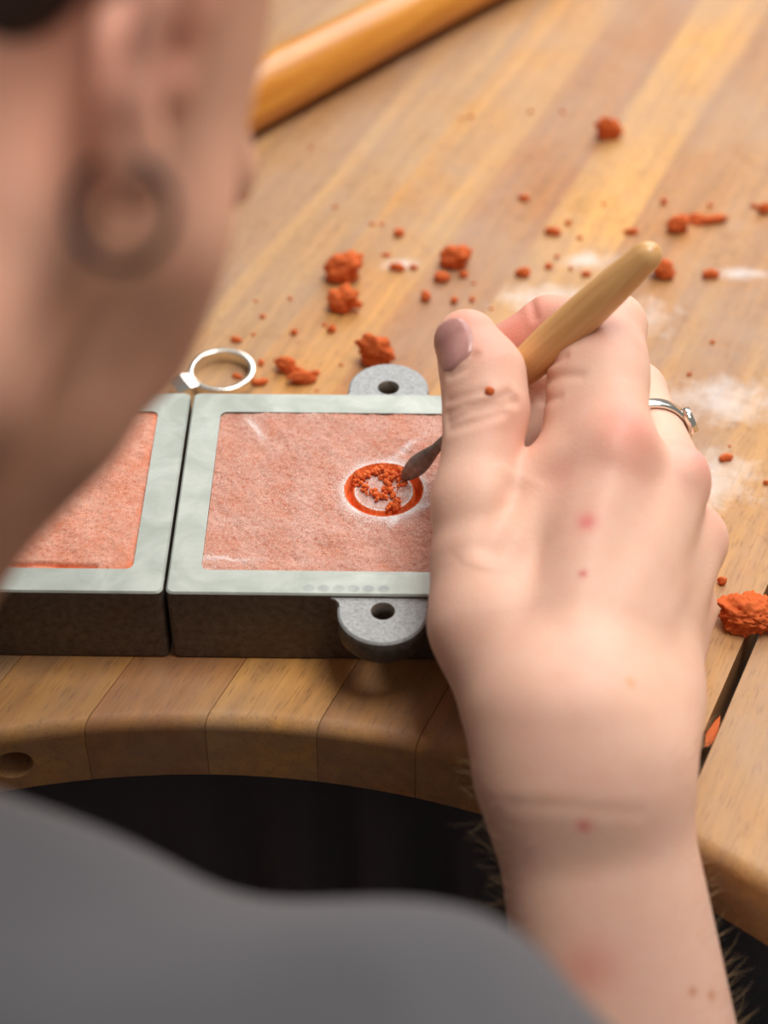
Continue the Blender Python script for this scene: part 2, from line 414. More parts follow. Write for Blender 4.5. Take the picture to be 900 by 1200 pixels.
def add_frame(ox, label):
    e = empty('casting_frame', mould_pt(0, 0, 0, ox), YAW); tag(e, label, 'casting frame', 'pair of casting frame halves')
    b = mesh_obj('frame_wall', FV, FF, [M['iron'], M['rim']], e, smooth=False)
    recalc(b)
    for p in b.data.polygons:
        if p.center.z > (MH-.9)*MM and p.normal.z > .2: p.material_index = 1
    for (y, rz) in ((0, 0), (MD, math.pi)):
        l = mesh_obj('lug', LV, LF, [M['iron'], M['lug']], e, smooth=True)
        recalc(l)
        for p in l.data.polygons:
            if p.normal.z > .7: p.material_index = 1
            p.use_smooth = abs(p.normal.z) < .5
        l.location = (MW/2*MM, y*MM, 0); l.rotation_euler = (0, 0, rz)
    return e
add_frame(0, 'grey iron casting frame whose clay holds the ring impression')
add_frame(-MW-.9, 'grey iron casting frame with plain smooth orange clay')

CAVX, CAVY = 58.8, 42.9
def clay_fill(name, ox, mat, label, step, cavity):
    nx = int((MW-2*RIMW+.6)/step); ny = int((MD-2*RIMW+.6)/step)
    xs = np.linspace(RIMW-.3, MW-RIMW+.3, nx); ys = np.linspace(RIMW-.3, MD-RIMW+.3, ny)
    X, Y = np.meshgrid(xs, ys, indexing='ij'); p = np.stack([X, Y, X*0+ox*.1], -1)
    z = MH-.55+.7*fbm(p/16., 3, 3)+.5*fbm(p/4.5, 3, 9)+.26*fbm(p/1.2, 2, 21)
    # shallow thumb dents and pits
    rg = np.random.default_rng(5+int(cavity))
    for k in range(44):
        cx, cy = rg.uniform(12, MW-12), rg.uniform(12, MD-12); rr = rg.uniform(1.2, 4.5)
        dd = np.hypot(X-cx, (Y-cy)*1.2); z -= rg.uniform(-.2, .7)*np.exp(-(dd/rr)**2)
    z = np.minimum(z, MH+.25)
    dust = .55+.10*fbm(p/9., 3, 31)
    edge = np.minimum(np.minimum(X-RIMW, MW-RIMW-X), np.minimum(Y-RIMW, MD-RIMW-Y))
    if cavity:
        R = np.hypot(X-CAVX, Y-CAVY)
        z = np.where(R < 15, z*np.clip((R-11)/4, 0, 1)+(MH-.3)*(1-np.clip((R-11)/4, 0, 1)), z)
        g = (R > 8.95) & (R < 11.0); pl = R <= 8.95
        z = np.where(pl, MH-.9+.12*fbm(p/1.5, 2, 5), z)
        z = np.where(g, MH-5.0, z)
        halo = np.exp(-np.clip(R-11, 0, 99)/2.6)*(R >= 11)
        lop = .75+.4*fbm(p/5., 2, 77)
        dust = dust+halo*.55*lop
        dust = np.where(pl, .72+.12*fbm(p/2., 2, 8)+.2*(R > 8.0), dust); dust = np.where((R > 8.5) & (R < 11.42), 0.0, dust)
        # white streaks
        for (ax, ay, ln, an) in ((20, 70, 14, -60), (62, 31, 10, 70), (70, 36, 16, 20), (15, 14, 20, 0), (66, 62, 12, 50)):
            ca, sa = math.cos(math.radians(an)), math.sin(math.radians(an)); uu = (X-ax)*ca+(Y-ay)*sa; vv = -(X-ax)*sa+(Y-ay)*ca
            dust += .25*np.exp(-(uu/ln*2)**2-((vv+fbm(p/3, 2, 4))/1.2)**2)
    else:
        # crumbly broken front margin with a crack
        yc = RIMW+2.0+1.0*fbm(p/6., 3, 61)
        z -= 1.5*np.exp(-((Y-yc)/.55)**2)*(X < MW-RIMW-10)
        dust -= .3*np.exp(-((Y-yc)/.8)**2)*(X < MW-RIMW-10)
        dust -= .35*np.exp(-(edge/2.)**2)*np.clip(fbm(p/5., 2, 15)+.5, 0, 1)
        dust -= .02+.08*fbm(p/3., 2, 19)
        z -= .9*np.exp(-(edge/1.2)**2)*np.clip(fbm(p/3., 2, 16)+.3, 0, 1)
    V = np.stack([X, Y, z], -1).reshape(-1, 3); I = np.arange(nx*ny).reshape(nx, ny)
    Fq = np.stack([I[:-1, :-1], I[1:, :-1], I[1:, 1:], I[:-1, 1:]], -1).reshape(-1, 4)
    # block underneath: skirt down to the bench
    b0 = len(V); loop = np.concatenate([I[:, 0], I[-1, 1:], I[-2::-1, -1], I[0, -2:0:-1]])
    sk = V[loop].copy(); sk[:, 2] = .2
    n = len(loop); Fs = [(loop[(k+1) % n], loop[k], b0+k, b0+(k+1) % n) for k in range(n)]
    V = np.concatenate([V, sk]); Fa = Fq.tolist()+Fs+[tuple(range(b0+n-1, b0-1, -1))]
    o = mesh_obj(name, V, Fa, mat)
    at = o.data.attributes.new('dust', 'FLOAT', 'POINT'); at.data.foreach_set('value', np.concatenate([np.clip(dust, 0, 1.2).reshape(-1), np.zeros(n)]).astype(np.float32))
    o.location = Vector(mould_pt(0, 0, 0, ox))*MM; o.rotation_euler = (0, 0, YAW)
    return tag(o, label, 'casting clay')
clay_fill('clay_bed', 0, M['clay1'], 'pink powder-dusted clay bed with a round ring impression', .30, True)
clay_fill('clay_bed', -MW-.9, M['clay2'], 'plain orange clay bed cracked along its front margin', .5, False)

# ------------------------------------------------------------------ clay crumbs
def crumb_mesh(name, seed, sub, stretch=(1, 1, .75), rough=.35, lobes=0):
    bm = bmesh.new(); bmesh.ops.create_icosphere(bm, subdivisions=sub, radius=1.0)
    v = np.array([q.co[:] for q in bm.verts])
    rr = 1+rough*1.1*fbm(v*1.3+seed*3.1, 3, seed)+rough*.6*fbm(v*4.+seed*1.7, 3, seed+5)
    ft = np.abs(vnoise(v*2.2+seed*.7, seed+2)); rr -= rough*.4*ft; rr += rough*.35*fbm(v*9.+seed, 2, seed+9)
    v = v*rr[:, None]*np.array(stretch); zmin = v[:, 2].min(); v[:, 2] = np.maximum(v[:, 2], zmin*.72); v[:, 2] -= v[:, 2].min()
    mx = np.abs(v[:, :2]).max(0); v[:, 0] /= mx[0]; v[:, 1] /= mx[1]
    for q, c in zip(bm.verts, v): q.co = c
    me = bpy.data.meshes.new(name); bm.to_mesh(me); bm.free(); me.materials.append(M['clay'])
    me.polygons.foreach_set('use_smooth', [True]*len(me.polygons)); return me
CM_BIG = [crumb_mesh('crumb_big', s, 4, (1, 1, .78), .5) for s in range(6)]
CM_SM = [crumb_mesh('crumb_small', s+20, 3, (1, 1, .7), .4) for s in range(5)]
def grainy():
    me = crumb_mesh('crumb_grainy', 3, 5, (1, 1, .7), .38); n = len(me.vertices); c = np.empty(n*3); me.vertices.foreach_get('co', c); c = c.reshape(-1, 3)
    d_ = c/np.linalg.norm(c+1e-6, axis=1)[:, None]; c = c+d_*(.10*fbm(c*11., 3, 41)+.05*vnoise(c*26., 5))[:, None]; c[:, 2] = np.maximum(c[:, 2], 0)
    me.vertices.foreach_set('co', c.reshape(-1)); me.update(); return me
CM_GRAIN = grainy()
def crumb(name, px, py, wpx, hpx, label, cat='clay crumb', group=None, mesh=None, rz=None, z0=0., zs=None):
    g = onz(px, py+hpx*.30, z0); Z = (g-CAM)@_d; k = Z/FPX
    a = wpx*.56*k; hh = hpx*1.1*k
    o = bpy.data.objects.new(name, mesh or random.choice(CM_BIG if wpx >= 24 else CM_SM))
    zz = (zs if zs is not None else .55)*hh; yy = max(.3*a, (hh-zz*.72)/.70/2)
    o.location = Vector(g)*MM; o.location.z -= .0002; o.scale = (a*MM, yy*MM, zz*MM/ .98)
    o.rotation_euler = (0, 0, rz if rz is not None else random.uniform(-.35, .35)); COL.objects.link(o)
    return tag(o, label, cat, group)
BIGS = [(404, 313, 45, 40, 'blocky red-brown clay lump touching a flatter crumbly lump'), (402, 351, 44, 34, 'flat crumbly clay lump beside the blocky red-brown one'),
        (440, 411, 46, 42, 'dark rust clay lump nearest the rear lug of the frame'), (534, 301, 36, 32, 'rounded clay lump with a small pebble at its foot'),
        (712, 152, 34, 28, 'lone wedge-shaped clay lump far out on the bare bench'), (775, 315, 30, 26, 'clay lump lying behind the end of the tool handle'),
        (874, 709, 74, 64, 'large grainy clay lump beside the hand over the bench gap'), (833, 320, 20, 15, 'small rounded clay pellet right of the tool handle end'),
        (613, 318, 18, 16, 'small rounded clay pellet above the curled index finger'), (795, 262, 28, 24, 'crumbly clay flake next to a long thin sliver'),
        (833, 257, 44, 11, 'long thin clay sliver beside a crumbly flake'), (896, 244, 20, 15, 'clay bit at the end of the row of flakes and slivers'),
        (740, 270, 18, 10, 'flat little clay chip just above the tool handle end'), (335, 427, 28, 22, 'orange clay flake behind the frame, nearer the silver ring'),
        (353, 442, 34, 18, 'ragged orange clay flake against the back of the frame'), (851, 535, 17, 12, 'small clay crumb on the bench beside the knuckles'),
        (517, 324, 22, 15, 'small clay pebble at the foot of the rounded lump'), (835, 848, 12, 40, 'crumbled clay packed into the gap between bench strips')]
for i, (px, py, wp, hpx, lb) in enumerate(BIGS):
    if 'packed' in lb: crumb('clay_crumb', px, py, wp, hpx, lb, rz=-.44, z0=-4.0, zs=.10, mesh=CM_GRAIN)
    elif 'large' in lb: crumb('clay_crumb', px, py, wp, hpx, lb, rz=-.35, zs=.42, mesh=CM_GRAIN)
    else: crumb('clay_crumb', px, py, wp, hpx, lb, group='clay crumbs on the bench')
SMALL = [(543, 321, 12, 10), (614, 231, 14, 10), (467, 272, 14, 12), (466, 312, 20, 13), (485, 313, 12, 7), (453, 298, 12, 6), (499, 346, 11, 16), (532, 351, 10, 10), (553, 350, 7, 8),
         (389, 384, 11, 13), (380, 380, 7, 5), (345, 388, 9, 10), (369, 436, 13, 9), (305, 447, 20, 10), (306, 424, 7, 10), (277, 397, 13, 9), (278, 440, 12, 8), (648, 270, 20, 13), (666, 260, 8, 8),
         (679, 278, 7, 6), (687, 320, 12, 9), (643, 311, 9, 9), (653, 300, 6, 6), (669, 314, 5, 6), (778, 235, 8, 10), (707, 238, 5, 5), (832, 240, 6, 7), (884, 241, 9, 6), (816, 254, 18, 12), (898, 565, 8, 7),
         (846, 680, 12, 12), (855, 522, 4, 4), (400, 427, 5, 4), (300, 352, 5, 4), (308, 370, 7, 6), (340, 349, 5, 5), (297, 391, 5, 5), (436, 262, 8, 4), (447, 262, 8, 4), (552, 136, 6, 5), (659, 130, 6, 5), (622, 130, 6, 5),
         (541, 138, 5, 4), (283, 226, 5, 5), (576, 361, 5, 4), (555, 331, 5, 4), (371, 457, 6, 3), (835, 400, 6, 6), (808, 438, 7, 5), (393, 242, 7, 4), (365, 172, 4, 4), (350, 433, 12, 9), (418, 366, 5, 3)]
OWN = {(278, 440): 'tiny clay crumb lying inside the silver ring', (305, 447): 'flat clay chip between the silver ring and the orange flakes', (543, 321): 'tiny crumb at the foot of the rounded lump, opposite its pebble',
       (466, 312): 'small clay crumb with a thin chip trailing from it', (485, 313): 'thin clay chip trailing from a small crumb', (846, 680): 'clay crumb between the hand and the large grainy lump', (855, 522): 'clay speck next to the small crumb beside the knuckles',
       (816, 254): 'clay grain joining the crumbly flake to the long sliver', (499, 346): 'narrow upright clay crumb between the thumb and the lumps', (648, 270): 'double clay crumb with a round speck beside it', (666, 260): 'round clay speck beside the double crumb',
       (369, 436): 'small clay chip at the tip of the ragged orange flake', (389, 384): 'hooked clay crumb between the flat lump and the dark rust lump', (380, 380): 'thin clay splinter touching the hooked crumb', (306, 424): 'thin upright crumb beside the silver ring',
       (884, 241): 'thin clay chip beside the bit ending the row', (371, 457): 'clay grain pressed against the back wall of the frame', (350, 433): 'clay chip bridging the two orange flakes', (614, 231): 'lone clay crumb midway between the pellet and the wedge-shaped lump'}
for (px, py, wp, hpx) in SMALL:
    lb = OWN.get((px, py))
    crumb('clay_crumb', px, py, wp, hpx, lb or 'tiny orange clay crumb scattered on the bench top', group='clay crumbs on the bench' if lb else 'tiny clay crumbs on the bench')
# loose crumbs scraped up on the plug of the impression
def heap():
    rg = np.random.default_rng(11); VV = []; FFs = []; base = 0
    spots = []
    path = [(430, 556), (437, 553), (444, 556), (450, 561), (456, 563), (462, 561), (468, 556), (458, 572), (460, 581), (463, 590), (458, 595), (466, 594), (424, 561), (420, 566), (434, 577), (440, 582), (446, 584), (428, 572), (452, 577), (418, 560), (452, 552), (470, 566)]
    for (px, py) in path:
        for k in range(14): spots.append((px+rg.normal(0, 3.0), py+rg.normal(0, 2.4), .28+.85*rg.random()**2.2))
    for (px, py, r_) in spots:
        g = onz(px, py, MH-.6); c = mould_pt(CAVX, CAVY, 0)
        if np.hypot(g[0]-c[0], g[1]-c[1]) > 10.2: continue
        me = CM_SM[rg.integers(5)]; n = len(me.vertices); co = np.empty(n*3); me.vertices.foreach_get('co', co); co = co.reshape(-1, 3)
        a = rg.uniform(0, 6.28); R2 = np.array([[math.cos(a), -math.sin(a)], [math.sin(a), math.cos(a)]])
        co = co*r_; co[:, :2] = co[:, :2]@R2; co = co*np.array([1, 1, 1.1])+np.array([g[0], g[1], MH-1.1+rg.uniform(0, 1.1)])
        VV.append(co); FFs += [tuple(base+i for i in p.vertices) for p in me.polygons]; base += n
    return mesh_obj('scraped_clay', np.concatenate(VV), FFs, M['clay'])
tag(heap(), 'loose orange scrapings of clay heaped inside the ring impression', 'clay scrapings', kind='stuff')

# ------------------------------------------------------------------ silver ring behind the frames
def band(name, c, axis, ri, ro, hgt, mat, parent=None, n=96, rnd=.35):
    axis = np.array(axis, float); axis /= np.linalg.norm(axis); e = np.array([1., 0, 0]) if abs(axis[0]) < .9 else np.array([0, 1., 0])
    p = np.cross(axis, e); p /= np.linalg.norm(p); q = np.cross(axis, p)
    prof = [(ri, rnd), (ri+rnd, 0), (ro-rnd, 0), (ro, rnd), (ro, hgt-rnd), (ro-rnd, hgt), (ri+rnd, hgt), (ri, hgt-rnd)]
    V = []; F = []; k = len(prof)
    for i in range(n):
        a = 2*math.pi*i/n; dr_ = p*math.cos(a)+q*math.sin(a)
        for (r_, z) in prof: V.append(np.array(c)+dr_*r_+axis*z)
    for i in range(n):
        for j in range(k): F.append((i*k+j, ((i+1) % n)*k+j, ((i+1) % n)*k+(j+1) % k, i*k+(j+1) % k))
    o = mesh_obj(name, V, F, mat, parent); recalc(o); bevel_mod(o, .12, 2, 20); return o
rc = onz(259, 431, 5.0); rc[2] = 0
ring = empty('silver_ring', rc); tag(ring, 'silver ring with a blocky bezel lying flat behind the frames', 'ring')
band('band', (0, 0, 0), (0, 0, 1), 9.2, 11.3, 4.6, M['silver'], ring)
a = math.radians(212); dx, dy = math.cos(a), math.sin(a)
bz = []
for (rad, hw, z0, z1) in ((10.0, 3.8, .3, 4.9), (13.5, 4.6, 0.0, 5.8), (17.8, 4.0, .6, 5.0)):
    for (sgn, z) in ((-1, z0), (1, z0), (1, z1), (-1, z1)): bz.append((dx*rad-dy*hw*sgn, dy*rad+dx*hw*sgn, z))
bf = [(3, 2, 1, 0), (8, 9, 10, 11)]
for l in (0, 4):
    for k in range(4): bf.append((l+k, l+(k+1) % 4, l+4+(k+1) % 4, l+4+k))
o = mesh_obj('bezel', bz, bf, M['silver'], ring, smooth=False); recalc(o); bevel_mod(o, .4, 2)

# ------------------------------------------------------------------ lathe along an axis (tool and stick)
def lathe(name, a, b, prof, mat, parent=None, n=40, flat=None):
    """prof: (fraction along a->b, radius); flat(fr) -> (scale p, scale q)"""
    a = np.array(a, float); b = np.array(b, float); L = np.linalg.norm(b-a); ax = (b-a)/L
    e = _d; p = np.cross(ax, e); p /= np.linalg.norm(p); q = np.cross(ax, p)
    V = []; F = []
    for (f_, r_) in prof:
        sp_, sq_ = flat(f_) if flat else (1, 1)
        for k in range(n): V.append((r_*sp_*math.cos(2*math.pi*k/n), r_*sq_*math.sin(2*math.pi*k/n), f_*L))
    for i in range(len(prof)-1):
        for k in range(n): F.append((i*n+k, i*n+(k+1) % n, (i+1)*n+(k+1) % n, (i+1)*n+k))
    F.append(tuple(range(n-1, -1, -1))); F.append(tuple((len(prof)-1)*n+k for k in range(n)))
    o = mesh_obj(name, V, F, mat)
    mt = Matrix.Identity(4)
    for i in range(3): mt[i][0] = p[i]; mt[i][1] = q[i]; mt[i][2] = ax[i]; mt[i][3] = a[i]*MM
    if parent is not None:
        o.parent = parent; o.matrix_parent_inverse = Matrix.Identity(4); o.matrix_basis = Matrix.Translation(-parent.location) @ mt
    else: o.matrix_basis = mt
    recalc(o); return o
TIP = onz(471, 562, MH-.2); TEND = P(771, 288, 486)
tool = empty('carving_tool', TIP); tag(tool, 'small carving tool with a turned wooden handle held in the hand', 'carving tool')
tv = TEND-TIP; TL = np.linalg.norm(tv); tax = tv/TL
def tp(f_): return TIP+tv*f_
def rounded(r0, pts, endr):  # helper: profile with a domed end
    return pts
hs = .34
hp_ = [(0, 2.4), (.02, 3.2), (.10, 4.3), (.25, 5.2), (.42, 5.6), (.6, 5.45), (.75, 5.0), (.86, 4.45), (.93, 4.15)]
for a_ in np.linspace(0, math.pi/2, 7)[1:]: hp_.append((.93+.07*math.sin(a_), max(.05, 4.15*math.cos(a_)*(1 if a_ < 1.5 else .1)+.0)))
lathe('handle', tp(hs), TEND, hp_, M['toolwood'], tool)
lathe('shaft', tp(.105), tp(hs+.03), [(0, 1.5), (.1, 1.6), (.5, 1.55), (.8, 1.9), (1, 2.2)], M['steel'], tool, 24)
bp = [(0, .3), (.05, 1.2), (.15, 2.0), (.3, 2.7), (.45, 3.0), (.6, 2.8), (.75, 2.35), (.9, 1.8), (1, 1.5)]
lathe('spoon_tip', TIP, tp(.15), bp, M['steel'], tool, 24, flat=lambda f_: (1.0, .62+.3*f_))

S1 = onz(283, 152, 0); S2 = onz(622, -27, 0)
dv = (S2-S1)/np.linalg.norm(S2-S1); A_ = S1-dv*95; B_ = S1+dv*270
RS = 12.5
pf = [(0, 4), (.004, 7.5), (.012, 10), (.03, 11.8)]+[(f_, 12.5-1.6*max(0, (f_-.35)/.65)**1.2+.5*math.sin(f_*9)) for f_ in np.linspace(.06, .97, 20)]+[(.985, 9.8), (.996, 8), (1, 5)]
st = lathe('tool_handle', A_+np.array([0, 0, 12.6]), B_+np.array([0, 0, 12.6]), pf, M['stick'])
tag(st, 'varnished golden wooden tool handle lying across the bench', 'tool handle')

# ------------------------------------------------------------------ implicit modelling (numpy) for the person
def smin(a, b, k):
    h_ = np.maximum(k-np.abs(a-b), 0)/k
    return np.minimum(a, b)-h_*h_*k*.25
class Cone:
    def __init__(s, a, b, ra, rb, flat=None):
        s.a = np.array(a, float); s.b = np.array(b, float); s.ra, s.rb, s.flat = ra, rb, flat
        rm = max(ra, rb); s.lo = np.minimum(s.a, s.b)-rm; s.hi = np.maximum(s.a, s.b)+rm
        if flat: s.n = np.array(flat[0], float)/np.linalg.norm(flat[0]); s.f = flat[1]
    def ev(s, X, Y, Z):
        ab = s.b-s.a; l2 = float(ab@ab)+1e-9; dx, dy, dz = X-s.a[0], Y-s.a[1], Z-s.a[2]
        t_ = np.clip((dx*ab[0]+dy*ab[1]+dz*ab[2])/l2, 0, 1); dx, dy, dz = dx-t_*ab[0], dy-t_*ab[1], dz-t_*ab[2]
        if s.flat:
            q = (dx*s.n[0]+dy*s.n[1]+dz*s.n[2])*(s.f-1); dx, dy, dz = dx+q*s.n[0], dy+q*s.n[1], dz+q*s.n[2]
        return np.sqrt(dx*dx+dy*dy+dz*dz)-(s.ra+t_*(s.rb-s.ra))
class Ell:
    def __init__(s, c, R, rad):   # R rows: local axes in world
        s.c = np.array(c, float); s.R = np.array(R, float); s.r = np.array(rad, float); m_ = s.r.max(); s.lo = s.c-m_; s.hi = s.c+m_
    def ev(s, X, Y, Z):
        dx, dy, dz = X-s.c[0], Y-s.c[1], Z-s.c[2]; k0 = 0; k1 = 0
        for i in range(3):
            q = (dx*s.R[i][0]+dy*s.R[i][1]+dz*s.R[i][2]); k0 = k0+(q/s.r[i])**2; k1 = k1+(q/s.r[i]**2)**2
        k0 = np.sqrt(k0); k1 = np.sqrt(k1)+1e-9
        return k0*(k0-1)/k1
class Grp:
    def __init__(s, items): s.items = items; s.lo = np.min([i[0].lo for i in items], 0); s.hi = np.max([i[0].hi for i in items], 0)
    def ev(s, X, Y, Z):
        v = None
        for pr, k in s.items:
            if v is None: v = np.full(np.broadcast(X, Y, Z).shape, 60., np.float32)
            if k < 0: v = np.maximum(v, -pr.ev(X, Y, Z)) if k == -1 else -smin(-v, pr.ev(X, Y, Z), -k); continue
            mg = max(abs(k), 22)+3
            if X.ndim == 3:
                sl = []
                for ax, arr in enumerate((X, Y, Z)):
                    c = arr.reshape(-1); i0 = np.searchsorted(c, pr.lo[ax]-mg); i1 = np.searchsorted(c, pr.hi[ax]+mg); sl.append(slice(i0, i1))
                if any(q.stop-q.start < 1 for q in sl): continue
                x, y, z = X[sl[0]], Y[:, sl[1]], Z[:, :, sl[2]]; sl = tuple(sl)
                v[sl] = smin(v[sl], pr.ev(x, y, z).astype(np.float32), max(k, .01))
            else: v = smin(v, pr.ev(X, Y, Z), max(k, .01))
        return v
def pts_eval(g, p): p = np.atleast_2d(p); return g.ev(p[:, 0], p[:, 1], p[:, 2])
def surfnet(g, lo, hi, h_):
    ax = [np.arange(lo[i], hi[i]+h_, h_) for i in range(3)]
    Fv = g.ev(ax[0][:, None, None].astype(np.float32), ax[1][None, :, None].astype(np.float32), ax[2][None, None, :].astype(np.float32))
    ins = Fv < 0; n0, n1, n2 = (q-1 for q in Fv.shape)
    cnt = np.zeros((n0, n1, n2), np.int8)
    for a in (0, 1):
        for b in (0, 1):
            for c in (0, 1): cnt += ins[a:a+n0, b:b+n1, c:c+n2]
    act = np.argwhere((cnt > 0) & (cnt < 8)); idx = -np.ones((n0, n1, n2), np.int64); idx[tuple(act.T)] = np.arange(len(act))
    acc = np.zeros((len(act), 3)); num = np.zeros(len(act))
    corner = [(a, b, c) for a in (0, 1) for b in (0, 1) for c in (0, 1)]
    for i, A in enumerate(corner):
        for B in corner[i+1:]:
            if sum(abs(x-y) for x, y in zip(A, B)) != 1: continue
            fa = Fv[tuple((act+A).T)]; fb = Fv[tuple((act+B).T)]; mk = (fa < 0) != (fb < 0)
            t_ = np.where(mk, fa/np.where(mk, fa-fb, 1), 0)[:, None]
            acc += np.where(mk[:, None], np.array(A)+t_*(np.array(B)-np.array(A)), 0); num += mk
    V = np.array([ax[0][0], ax[1][0], ax[2][0]])+(act+acc/num[:, None])*h_
    Q = []
    for d_ in range(3):
        e1, e2 = [(1, 2), (2, 0), (0, 1)][d_]
        sl = [slice(1, -1)]*3; sl[d_] = slice(0, -1); s2 = list(sl); s2[d_] = slice(1, None)
        a_, b_ = ins[tuple(sl)], ins[tuple(s2)]; ch = np.argwhere(a_ != b_); off = np.array([1, 1, 1]); off[d_] = 0; ch = ch+off
        if not len(ch): continue
        u1 = np.zeros(3, int); u1[e1] = 1; u2 = np.zeros(3, int); u2[e2] = 1
        q = np.stack([idx[tuple((ch-u1-u2).T)], idx[tuple((ch-u2).T)], idx[tuple(ch.T)], idx[tuple((ch-u1).T)]], -1)
        fl = ins[tuple(ch.T)]; q[~fl] = q[~fl][:, ::-1]; Q.append(q)
    Q = np.concatenate(Q); return V, Q[(Q >= 0).all(1)]
def clean(V, Q, keep):  # keep: mask of quads
    Q = Q[keep]; used = np.unique(Q); mp = -np.ones(len(V), np.int64); mp[used] = np.arange(len(used)); return V[used], mp[Q]

# ---- right hand and forearm (pixel landmarks with depths in mm)
W = P(687, 905, 466); Fp = P(734, 1200, 469); fax = (Fp-W)/np.linalg.norm(Fp-W); E = W+fax*255
lat = _r-(_r@fax)*fax; lat /= np.linalg.norm(lat)
MCP = dict(i=P(718, 532, 491), m=P(784, 566, 500), r=P(808, 634, 512), l=P(798, 716, 522))
CB = dict(i=P(645, 835, 466), m=P(686, 832, 464), r=P(722, 832, 472), l=P(750, 825, 482))
palm = [(Cone(CB['i'], MCP['i'], 14, 11.3), 1), (Cone(CB['m'], MCP['m'], 14, 10.8), 9), (Cone(CB['r'], MCP['r'], 13.5, 10.2), 9), (Cone(CB['l'], MCP['l'], 13, 9.6), 9),
        (Cone(P(640, 800, 482), P(735, 600, 506), 13, 11), 10), (Cone(P(735, 810, 492), P(775, 680, 520), 12, 10), 10),
        (Cone(P(596, 815, 479), P(572, 730, 484), 13.2, 14.0), 10), (Cone(P(572, 730, 484), P(562, 655, 489), 14.0, 12.2), 8),                 # thumb metacarpal
        (Cone(P(625, 790, 484), P(600, 680, 495), 13, 11.5), 10),                      # thenar
        (Cone(P(575, 660, 492), P(690, 590, 494), 10.5, 9), 10),                     # web
        (Cone(P(600, 640, 490), P(655, 575, 494), 8, 6.5), 8), (Cone(P(625, 620, 512), P(650, 478, 552), 9, 8.2), 6), (Cone(P(578, 585, 497), P(655, 556, 498), 8.5, 9.5), 6)]
thumb = Grp([(Cone(P(560, 665, 489), P(557, 590, 493), 11.6, 10.9), 1), (Cone(P(557, 590, 493), P(570, 480, 502), 10.6, 10.9), 5), (Cone(P(570, 482, 502), P(566, 440, 505), 10.9, 10.9), 4),
             (Cone(P(566, 440, 505), P(547, 401, 508), 10.7, 9.0), 4)])
index = Grp([(Cone(MCP['i'], P(706, 440, 508), 11.0, 11.8), 1), (Cone(P(670, 545, 496), P(694, 420, 514), 9.3, 10.4), 8), (Cone(P(706, 440, 508), P(716, 384, 520), 11.5, 9.7), 5), (Cone(P(716, 384, 520), P(644, 380, 534), 9.3, 7.8), 3), (Cone(P(644, 380, 534), P(596, 404, 534), 7.7, 6.8), 3)])
middle = Grp([(Cone(MCP['m'], P(742, 462, 541), 10.4, 9.4), 1), (Cone(P(742, 462, 541), P(680, 458, 552), 9.2, 8.6), 3), (Cone(P(680, 458, 552), P(626, 456, 552), 8.4, 7.4), 3)])
ringf = Grp([(Cone(MCP['r'], P(772, 562, 548), 10, 9), 1), (Cone(P(772, 562, 548), P(748, 566, 560), 8.8, 7.9), 3), (Cone(P(748, 566, 560), P(738, 600, 558), 7.8, 6.8), 3)])
little = Grp([(Cone(MCP['l'], P(790, 655, 541), 9.2, 8), 1), (Cone(P(790, 655, 541), P(776, 642, 548), 7.8, 7), 3), (Cone(P(776, 642, 548), P(765, 660, 548), 6.9, 6.2), 3)])
foref = [(Cone(W-lat*8.6, W-lat*8.8+fax*110, 15.6, 19.0), 16), (Cone(W+lat*8.0, W+lat*10.2+fax*110, 15.2, 19.4), 16),
         (Cone(W-lat*8.5+fax*100, E-lat*8, 20, 32), 16), (Cone(W+lat*10+fax*100, E+lat*8, 19.4, 30), 16), (Cone(CB['i'], W-lat*8, 14.0, 15.6), 14), (Cone(CB['l'], W+lat*7.5, 12.8, 15.2), 14), (Cone(CB['m'], W, 14.0, 16), 14)]
# ---- shoulder, torso, head
S = camp(-5, -124, 300); B = camp(-146, -77, 300); Lsh = B+(B-S)*np.array([1.0, .8, .4])
HIP = np.array([-120., -430., -290.]); tdir = (HIP-B)/np.linalg.norm(HIP-B)
across = (S-Lsh)/np.linalg.norm(S-Lsh); front = np.cross(across, tdir); front /= np.linalg.norm(front)
LE = Lsh+np.array([92., -125., -262.]); LW = LE+np.array([100., 190., -70.])
def torso(ex):
    hip_r, hip_l = HIP+across*80, HIP-across*80
    return [(Cone(B, S-across*5, 50+ex, 44+ex), 20), (Cone(B, Lsh+across*5, 50+ex, 44+ex), 20),
            (Cone(S-across*55+tdir*60, hip_r, 72+ex, 78+ex), 40), (Cone(Lsh+across*55+tdir*60, hip_l, 72+ex, 78+ex), 40)]
PSI = math.radians(20.3); TILT = math.radians(-8); PIT = math.radians(25)
Fh0 = np.array([math.sin(PSI), 0, math.cos(PSI)]); Uh0 = np.array([0., 1., 0]); Rh0 = np.cross(Uh0, Fh0)  # camera axes (right, up, depth)
# tilt about the forward axis, pitch about the lateral axis
def rotv(v_, k_, a_): return v_*math.cos(a_)+np.cross(k_, v_)*math.sin(a_)+k_*(k_@v_)*(1-math.cos(a_))
Rh0 = np.array([math.cos(PSI), 0, -math.sin(PSI)])
Uh0, Rh0 = rotv(Uh0, Fh0, TILT), rotv(Rh0, Fh0, TILT); Fh0, Uh0 = rotv(Fh0, Rh0, PIT), rotv(Uh0, Rh0, PIT)
Fh, Uh, Rh = camv(*Fh0), camv(*Uh0), camv(*Rh0)
LOBE = P(140, 222, 262)
HC = LOBE-(Fh*(-3)+Rh*77-Uh*27)
def hp3(x, y, z): return HC+Fh*x+Rh*y+Uh*z            # x forward, y to the person's right, z up
HR = [Fh, Rh, Uh]
head = [(Ell(hp3(-12, 0, 42), HR, (97, 75, 82)), 1), (Ell(hp3(30, 0, 5), HR, (62, 64, 62)), 20)]
